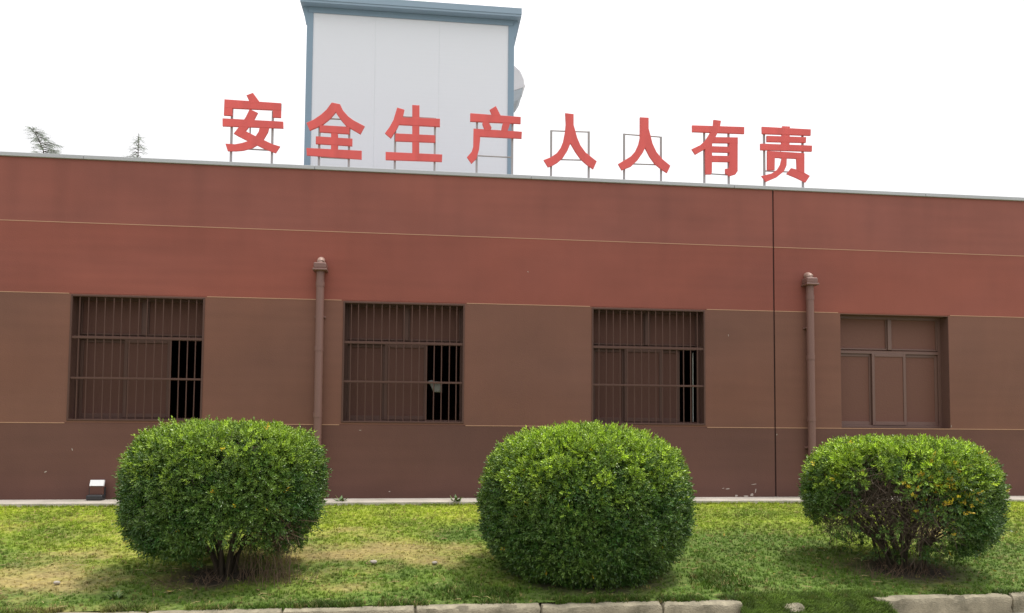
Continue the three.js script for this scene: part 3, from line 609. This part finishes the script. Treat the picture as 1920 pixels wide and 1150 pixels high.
{
  const grassMat = new THREE.MeshPhysicalMaterial({ color: 0xffffff, roughness: 0.65, side: THREE.DoubleSide, transmission: 0.35, thickness: 0, specularIntensity: 0.4 });
  const kinds = [tuft(9), tuft(8), tuft(9), tuft(7, true)], lists = kinds.map(() => []);
  const shrubs = [[-1.775, 3.75, 0.50], [1.51, 3.85, 0.80], [4.625, 3.9, 0.60]];
  const put = (x, z, s, k, tint = 1) => {
    const t = turf(x, z); let c = t.c, v = rr(0.75, 1.3) * tint * (0.92 + 0.75 * fbm(x * 3.3, z * 3.3, 88, 3));
    if (rnd() < 0.12 + 0.5 * t.dry) c = mix3(c, [0.40, 0.31, 0.13], rr(0.4, 1)); else c = mix3(c, [0.10, 0.19, 0.02], rr(0, 0.35));
    Q.setFromAxisAngle(UP, rnd() * 6.283);
    lists[k].push({ p: V(x, lawnY(x, z) - 0.004, z), q: Q.clone(), s, c: [c[0] * v, c[1] * v, c[2] * v] });
  };
  for (let i = 0; i < 95000; i++) {
    const x = rr(-7.5, 11), z = rr(0.42, LAWN_Z1), t = turf(x, z);
    let dens = 1 - 0.25 * t.dry; for (const [sx, sz, r] of shrubs) dens *= smooth(r * 0.5, r * 1.5, Math.hypot(x - sx, z - sz));
    if (rnd() > dens * 0.95 + 0.04) continue;
    put(x, z, rr(0.020, 0.042) * (1 - 0.3 * t.dry), rnd() < 0.2 + 0.5 * t.dry ? 3 : Math.floor(rnd() * 3));
  }
  for (let i = 0; i < 2600; i++) { const x = rr(-7.5, 11); put(x, rr(0.42, 0.50) - 0.03 * noise(x * 2, 1, 1), rr(0.035, 0.06), Math.floor(rnd() * 3)); }       // ragged edge along the apron
  for (let i = 0; i < 7000; i++) { const x = rr(-6, 9), g = noise(x * 1.8, 4, 2) + 0.4 * noise(x * 6, 4, 3); if (g < -0.12) continue; put(x, rr(4.68, 4.79), rr(0.03, 0.06), Math.floor(rnd() * 3), 0.8); }   // overhanging the kerb
  for (let i = 0; i < 330; i++) put(0.45 + gauss() * 0.32, clamp(4.45 + gauss() * 0.17, 4, 4.74), rr(0.04, 0.075), Math.floor(rnd() * 3), 0.75);                                              // taller tufts by the middle shrub
  for (let i = 0; i < 260; i++) put(2.62 + gauss() * 0.18, clamp(4.2 + gauss() * 0.25, 3.4, 4.74), rr(0.04, 0.075), Math.floor(rnd() * 3), 0.75);
  kinds.forEach((g, i) => { const m = instanced(numbered('grass'), g, grassMat, lists[i], scene, i < 3 ? 'short green and yellowing grass blades of the lawn' : 'dry flattened grass of the lawn'); void m; });
  // small weeds rooted where the wall meets the apron
  for (let i = 0; i < 260; i++) { const g = i % 3, x = (g ? 4.62 : -1.2) + gauss() * (g ? 0.28 : 0.14), z = Math.abs(gauss()) * 0.012 + 0.012, v = rr(0.6, 1.2); Q.setFromAxisAngle(UP, rnd() * 6.283); lists[g].push({ p: V(x, 0.010, z), q: Q.clone(), s: rr(0.018, 0.04), c: [0.14 * v, 0.20 * v, 0.04 * v] }); }
  // darker, taller clumps and fallen straw in the turf
  for (let i = 0; i < 150; i++) { const cx = rr(-7, 10), cz = rr(0.6, 4.7), r = rr(0.03, 0.10), n = Math.round(rr(8, 30)); for (let k = 0; k < n; k++) put(cx + gauss() * r, clamp(cz + gauss() * r, 0.42, 4.74), rr(0.035, 0.06), Math.floor(rnd() * 3), rr(0.55, 0.8)); }
  // turf spilling through the gap in the kerb
  const bank = new THREE.PlaneGeometry(1.5, 0.62, 60, 26), p = bank.attributes.position; bank.rotateX(-Math.PI / 2);
  for (let i = 0; i < p.count; i++) { const x = p.getX(i) + 3.17, z = p.getZ(i) + 4.97, f = smooth(4.66, 5.22, z), e = smooth(2.48, 2.72, x) * smooth(3.88, 3.66, x); p.setXYZ(i, x, mix(lawnY(x, z) + 0.0 * e, -0.53, Math.max(f, z > 4.75 ? 1 - e : 0)) + 0.03 * fbm(x * 4, z * 4, 9, 3) * e, z); }
  bank.computeVertexNormals(); worldUV(bank); structure('soil_bank', bank, std(lin(0.10, 0.085, 0.045), 0.95), 'soil of the lawn slumped through the gap in the kerb');
  const spill = kinds.slice(0, 3).map(() => []);
  for (let i = 0; i < 5200; i++) {
    const x = rr(2.56, 3.82), z = rr(4.68, 5.22), f = smooth(4.66, 5.22, z), c = mix3(turf(x, Math.min(z, 4.6)).c, [0.20, 0.26, 0.04], rnd() * 0.5), v = rr(0.45, 1.25) * (0.85 + 1.1 * fbm(x * 7, z * 7, 12, 2));
    Q.setFromUnitVectors(UP, V(gauss() * 0.3, 1, gauss() * 0.3 + 0.35).normalize());
    spill[i % 3].push({ p: V(x, mix(lawnY(x, z), -0.53, f) + 0.01, z), q: Q.clone(), s: rr(0.022, 0.06), c: [c[0] * v, c[1] * v, c[2] * v] });
  }
  spill.forEach((l, i) => instanced(numbered('grass'), kinds[i], grassMat, l, scene, 'green grass spilling through the kerb gap'));
  // loose straw and fallen leaves lying on the turf
  const straw = [], litter = [];
  for (let i = 0; i < 2600; i++) { const x = rr(-7, 10), z = rr(0.5, 4.7); if (rnd() > 0.15 + turf(x, z).dry) continue; const an = rnd() * 6.283, L = rr(0.03, 0.10), y = lawnY(x, z) + rr(0.012, 0.03); straw.push(limb([V(x, y, z), V(x + Math.cos(an) * L * 0.5 + gauss() * 0.006, y + rr(0, 0.012), z + Math.sin(an) * L * 0.5), V(x + Math.cos(an) * L, y, z + Math.sin(an) * L)], [0.0022, 0.0022, 0.0014], 3)); }
  const st = part('straw', mergeGeometries(straw), std(lin(0.50, 0.39, 0.19), 0.85), scene); st.userData = { kind: 'stuff', label: 'loose dry straw lying on the lawn' };
  const oneLeaf = leafGeo(0.05, 0.026, 0.006, 0, 0, 0, 0, 1.45, 0);
  for (let i = 0; i < 170; i++) { const x = rr(-7, 10), z = rr(0.5, 4.7); Q.setFromAxisAngle(V(gauss() * 0.3, 1, gauss() * 0.3).normalize(), rnd() * 6.283); const t = rnd(); litter.push({ p: V(x, lawnY(x, z) + 0.02, z), q: Q.clone(), s: rr(0.6, 1.2), c: t < 0.4 ? [0.42, 0.32, 0.06] : [0.20, 0.12, 0.06] }); }
  instanced('fallen_leaves', oneLeaf, grassMat, litter, scene, 'scattered fallen leaves on the lawn');
  // broad-leaved weeds: at the foot of the wall and at the edge of the first shrub's shade
  const weeds = [[-1.12, 0.36, 0.13, 'low green weed on the apron below the left side of the middle barred window'], [0.44, 0.44, 0.12, 'small green weed on the apron edge left of the densest shrub'], [-2.42, 4.42, 0.10, 'pale grey-green weed on the grass in front of the shrub nearest the floodlight']];
  for (const [x, z, s, label] of weeds) {
    const o = thing('weed', label, 'weed', [x, z < 0.47 ? 0.012 : lawnY(x, z), z]);
    for (let k = 0; k < 16; k++) { const a = rnd() * 6.283, L = s * rr(0.5, 1); const l = part('leaf', leafGeo(L, L * 0.4, L * 0.06, rr(-0.3, 0.3) * s, 0, rr(-0.2, 0.2) * s, a, rr(0.5, 1.35), 0), leafMatWeed(k), o); void l; }
  }
  // dry stalks under the first and third shrubs
  const stalks = (cx, cz, sx, sz, n, h, label) => {
    const list = []; for (let i = 0; i < n; i++) { const x = cx + gauss() * sx, z = cz + gauss() * sz, b = V(x, lawnY(x, z) - 0.01, z), e = b.clone().add(V(gauss() * 0.12, h * rr(0.4, 1.1), gauss() * 0.12)); list.push(limb([b, b.clone().lerp(e, 0.5).add(V(gauss() * 0.02, 0, gauss() * 0.02)), e], [0.0028, 0.0022, 0.001], 3)); }
    const m = part(numbered('dry_stalks'), mergeGeometries(list), redTwig, scene); m.userData = { kind: 'stuff', label };
  };
  stalks(-1.30, 4.05, 0.28, 0.20, 90, 0.34, 'reddish dry stalks under the right side of the leafy left shrub');
  stalks(4.45, 4.1, 0.55, 0.25, 130, 0.15, 'brown dry stalks under the half-bare shrub');
  stalks(-1.9, 4.1, 0.35, 0.2, 70, 0.12, 'dry stalks round the trunks of the left shrub');
}
function leafMatWeed(k) { return (leafMatWeed.m ??= [0, 1, 2].map((i) => std(lin(0.10 + 0.03 * i, 0.17 + 0.02 * i, 0.06), 0.6, { side: THREE.DoubleSide })))[k % 3]; }
// pebbles on the dry patch
{
  const spots = [[-0.467, 3.497, 0.026, 'larger pale pebble on the dry turf between the two left shrubs'], [0.11, 3.527, 0.022, 'smaller pale pebble on the dry turf, close to the densest shrub'], [-3.05, 4.02, 0.022, 'pale pebble on the dry grass at the far left, nearest the kerb'] ];
  for (const [x, z, r, label] of spots) {
    const g = new THREE.IcosahedronGeometry(r, 2), p = g.attributes.position; for (let i = 0; i < p.count; i++) { const n = 1 + 0.4 * fbm(p.getX(i) * 40, p.getY(i) * 40, p.getZ(i) * 40 + x, 2); p.setXYZ(i, p.getX(i) * 1.3 * n, p.getY(i) * 0.7 * n, p.getZ(i) * n); }
    g.computeVertexNormals(); const o = part(numbered('pebble'), worldUV(g), std(lin(0.36, 0.32, 0.27), 0.9), scene); o.position.set(x, lawnY(x, z) + r * 0.9, z); o.userData = { label, category: 'pebble' };
  }
}
// two conifers beyond the roof
const needleMat = new THREE.MeshPhysicalMaterial({ color: 0xffffff, roughness: 0.7, side: THREE.DoubleSide, transmission: 0.3, thickness: 0 });
function needleSpray() {
  const list = []; for (let k = 0; k < 14; k++) { const t = k / 13, s = k % 2 ? 1 : -1, g = leafGeo(rr(0.06, 0.10), 0.012, 0, 0, t * 0.28, 0, s * 1.57 + rr(-0.5, 0.5), rr(0.5, 0.9), 0); list.push(g); } return mergeGeometries(list);
}
const spray = needleSpray();
function conifer(x, z, h, lean, label, opts) {
  const o = thing('conifer', label, 'tree', [x, -0.506, z], 'conifers behind the roof');
  const H = h + 0.506, pts = [], rad = [], n = 16, axis = (t) => V(lean * Math.pow(t, 10) * 0.9, H * t - (lean ? 0.22 * Math.pow(t, 30) : 0), 0);
  for (let k = 0; k <= n; k++) { const t = 1 - Math.pow(1 - k / n, 1.8); pts.push(axis(t)); rad.push(mix(0.2, 0.012, Math.pow(t, 0.8))); }
  part('trunk', limb(pts, rad, 8), woodMat, o);
  const limbs = [], items = [];
  for (let t = 0.25; t < 0.992; t += opts.step * (0.35 + 1.4 * (1 - t))) {
    const k = 3 + Math.floor(rnd() * 3), L0 = opts.wide * Math.pow(1 - t, 0.8) * H * 0.30 + 0.05;
    for (let b = 0; b < k; b++) {
      const a = rnd() * 6.283, L = L0 * rr(0.5, 1.15) * opts.side(Math.cos(a), t), c = axis(t), e = c.clone().add(V(Math.cos(a) * L, L * rr(-0.15, 0.25) + 0.05, Math.sin(a) * L)), m = c.clone().lerp(e, 0.5).add(V(0, 0.08 * L, 0)); e.y -= 0.12 * L;
      limbs.push(limb([c, m, e], [0.012 + 0.03 * (1 - t), 0.009, 0.004], 4));
      const nn = Math.max(3, Math.round(L * 16 * opts.dense));
      for (let s = 0; s < nn; s++) {
        const f = rr(0.15, 1.02), p = c.clone().lerp(f < 0.5 ? m : e, f < 0.5 ? f * 2 : 1).lerp(m, f < 0.5 ? 0 : 1 - (f - 0.5) * 2 ).add(V(gauss() * 0.04, gauss() * 0.03 - 0.02, gauss() * 0.04));
        const ax = V(Math.cos(a) + gauss() * 0.7, rr(-0.5, 0.25), Math.sin(a) + gauss() * 0.7).normalize(); Q.setFromUnitVectors(UP, ax);
        const v = rr(0.7, 1.3); items.push({ p, q: Q.clone(), s: rr(0.6, 1.1), c: [0.24 * v, 0.29 * v, 0.22 * v] });  // needle colour paled, haze painted into it
      }
    }
  }
  for (const g of limbs.slice(0, 0)) part('branch', g, woodMat, o);
  const br = part('branches', mergeGeometries(limbs), woodMat, o); br.userData.kind = 'stuff';
  instanced('crown', spray, needleMat, items, o);
}
conifer(-16.85, -25, 14.45, -1.2, 'conifer with a tip bent to the left, above the roof edge at far left', { step: 0.014, wide: 0.85, dense: 1.2, side: (c, t) => (c > 0 ? 1.35 : 0.75) });
conifer(-13.22, -25, 14.18, 0, 'small upright conifer tip between the bent conifer and the slogan', { step: 0.020, wide: 0.7, dense: 0.7, side: () => 1 });

renderer.render(scene, camera);
